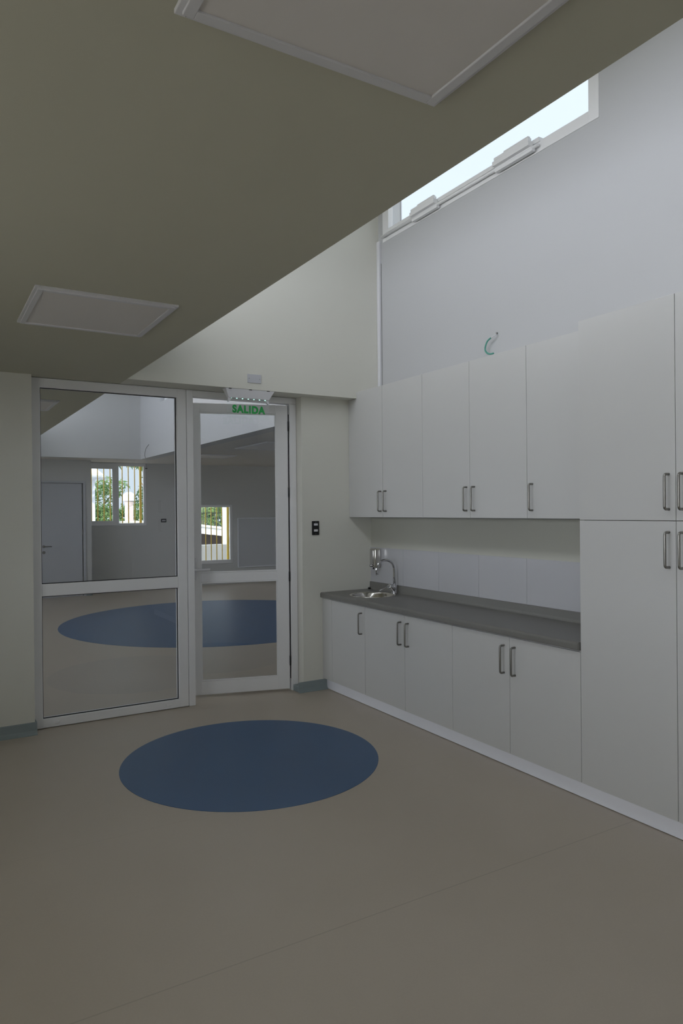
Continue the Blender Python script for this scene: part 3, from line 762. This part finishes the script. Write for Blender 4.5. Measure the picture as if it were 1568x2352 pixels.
t = thing('domed_pillar', 'stone garden pillar with ribbed domed cap in the left-hand far window', 'pillar', (2.92, 20, 0))
part('shaft', B((2.80, 3.05, 19.87, 20.13, -.02, 1.72), bev=.02), m_stone, t)
bm = bmesh.new(); lathe(bm, [(.14, 1.70), (.155, 1.74), (.14, 1.78), (.17, 1.82), (.15, 1.86), (.15, 1.88)], 2.925, 20, 20); part('neck', bm, m_stone, t)
bm = bmesh.new(); prof = [(0.0, 1.88), (.19, 1.88)]
for k in range(5): prof += [(.215, 1.90+k*.045), (.19, 1.925+k*.045)]
prof += [(.16, 2.14), (.09, 2.19), (0, 2.21)]
lathe(bm, prof, 2.925, 20, 24); part('cap', bm, m_roof, t)

def foliage_bm(cx, cy, cz, rx, ry, rz, n, size, droop=.3):
    bm = bmesh.new()
    cl = [(cx+random.uniform(-.75, .75)*rx, cy+random.uniform(-.75, .75)*ry, cz+random.uniform(-.75, .75)*rz, random.uniform(.22, .45)) for _ in range(22)]
    for _ in range(n):
        c = random.choice(cl); r = c[3]
        u, v_ = random.uniform(0, 2*PI), math.acos(random.uniform(-1, 1)); rad = r*random.uniform(.75, 1.05)
        p = Vector((c[0]+rx*rad*math.sin(v_)*math.cos(u), c[1]+ry*rad*math.sin(v_)*math.sin(u), c[2]+rz*rad*math.cos(v_)))
        L = size*random.uniform(.7, 1.3); W = L*.32
        e = Matrix.Rotation(random.uniform(0, 2*PI), 3, 'Z') @ Matrix.Rotation(random.uniform(-1.0, 1.0), 3, 'X') @ Matrix.Rotation(random.uniform(-.8, .8), 3, 'Y')
        q = [Vector((0, 0, 0)), Vector((W/2, L*.45, .02*L)), Vector((0, L, -droop*L)), Vector((-W/2, L*.45, .02*L))]
        bm.faces.new([bm.verts.new(p+e @ a) for a in q])
    return bm
def tree(cx, cy, h, cz, rx, ry, rz, n, size, m, label, group, tx=0, ty=0):
    t = thing('tree', label, 'tree', (cx, cy, 0), group=group)
    bm = bmesh.new(); tube(bm, [(cx+tx, cy+ty, -.02), (cx+tx+.05, cy+ty, h*.5), (cx+tx*.9, cy+ty, cz*.85), (cx-.03, cy+.05, cz)], [.13, .10, .07, .03], 10)
    part('trunk', bm, m_bark, t)
    for s in (-1, 1):
        bm = bmesh.new(); tube(bm, [(cx+tx*.9, cy+ty, cz*.85) if tx else (cx, cy, h*.45), (cx+s*rx*.3, cy, cz-.2*rz), (cx+s*rx*.6, cy+.1, cz+.2*rz)], [.06, .04, .015], 8); part('branch', bm, m_bark, t)
    fb = foliage_bm(cx, cy, cz, rx, ry, rz, n, size); fo = part('foliage', fb, m, t)
GT = 'trees beyond the garden walls'
tree(2.6, 24.0, 1.6, 2.0, 1.1, 1.0, .95, 1600, .20, m_leaf, 'light green garden tree beside the pavilion post in the left-hand far window', GT)
tree(2.6, 22.4, .8, 1.35, 1.1, .8, .8, 2600, .17, m_leaf, 'low dense green bush behind the domed pillar', GT)
tree(5.0, 24.0, 2.0, 2.5, .95, 1.0, 1.3, 2400, .20, m_leaf2, 'taller dark green tree right of the domed pillar', GT)
tree(4.35, 22.6, .6, 1.1, .9, .6, .8, 1900, .16, m_leaf, 'bright green bush at the lower right of the left-hand far window', GT)
tree(1.1, 14.2, 2.6, 3.05, .55, .5, .28, 260, .22, m_leaf2, 'sparse overhanging branch near the top of the left-hand far window', GT, tx=-2.6, ty=-1.0)
tree(2.15, 14.6, 2.6, 3.0, .65, .5, .32, 420, .22, m_leaf, 'leafy overhanging branch at the top right of the left-hand far window', GT, tx=.6)

tree(9.0, 28.0, 2.0, 2.2, 2.0, 1.0, 1.8, 4200, .24, m_leaf2, 'dense green hedge-like tree behind the palms in the low far window', GT)
def palm(cx, cy, h, L, n, label):
    t = thing('palm', label, 'palm', (cx, cy, 0), group='palms beyond the low far window')
    bm = bmesh.new(); tube(bm, [(cx, cy, -.02), (cx+.04, cy, h*.5), (cx, cy, h)], [.12, .09, .07], 10); part('trunk', bm, m_bark, t)
    bm = bmesh.new()
    for k in range(n):
        a = 2*PI*k/n+random.uniform(-.2, .2); el = random.uniform(-.1, 1.2); ll = L*random.uniform(.8, 1.15)
        o = Vector((cx, cy, h)); d = Vector((math.cos(a)*math.cos(el), math.sin(a)*math.cos(el), math.sin(el)))
        side = d.cross(Vector((0, 0, 1))).normalized(); prev = None
        for s in range(1, 17):
            u = s/16; p = o+d*(ll*u)+Vector((0, 0, -ll*.55*u*u))
            for sg in (-1, 1):
                q = p+side*sg*ll*.26*(1-u*.55)+d*ll*.10+Vector((0, 0, -ll*.10)); wd = d*ll*.018
                bm.faces.new([bm.verts.new(v) for v in (p-wd, p+wd, q)])
    part('fronds', bm, m_palm, t)
palm(5.5, 20.4, 1.25, 1.2, 28, 'left palm crown in the low far window')
palm(7.1, 21.6, 1.4, 1.2, 28, 'right palm crown in the low far window, behind the white post')
palm(7.2, 24.4, 2.1, 1.4, 30, 'tallest palm crown at the top middle of the low far window')
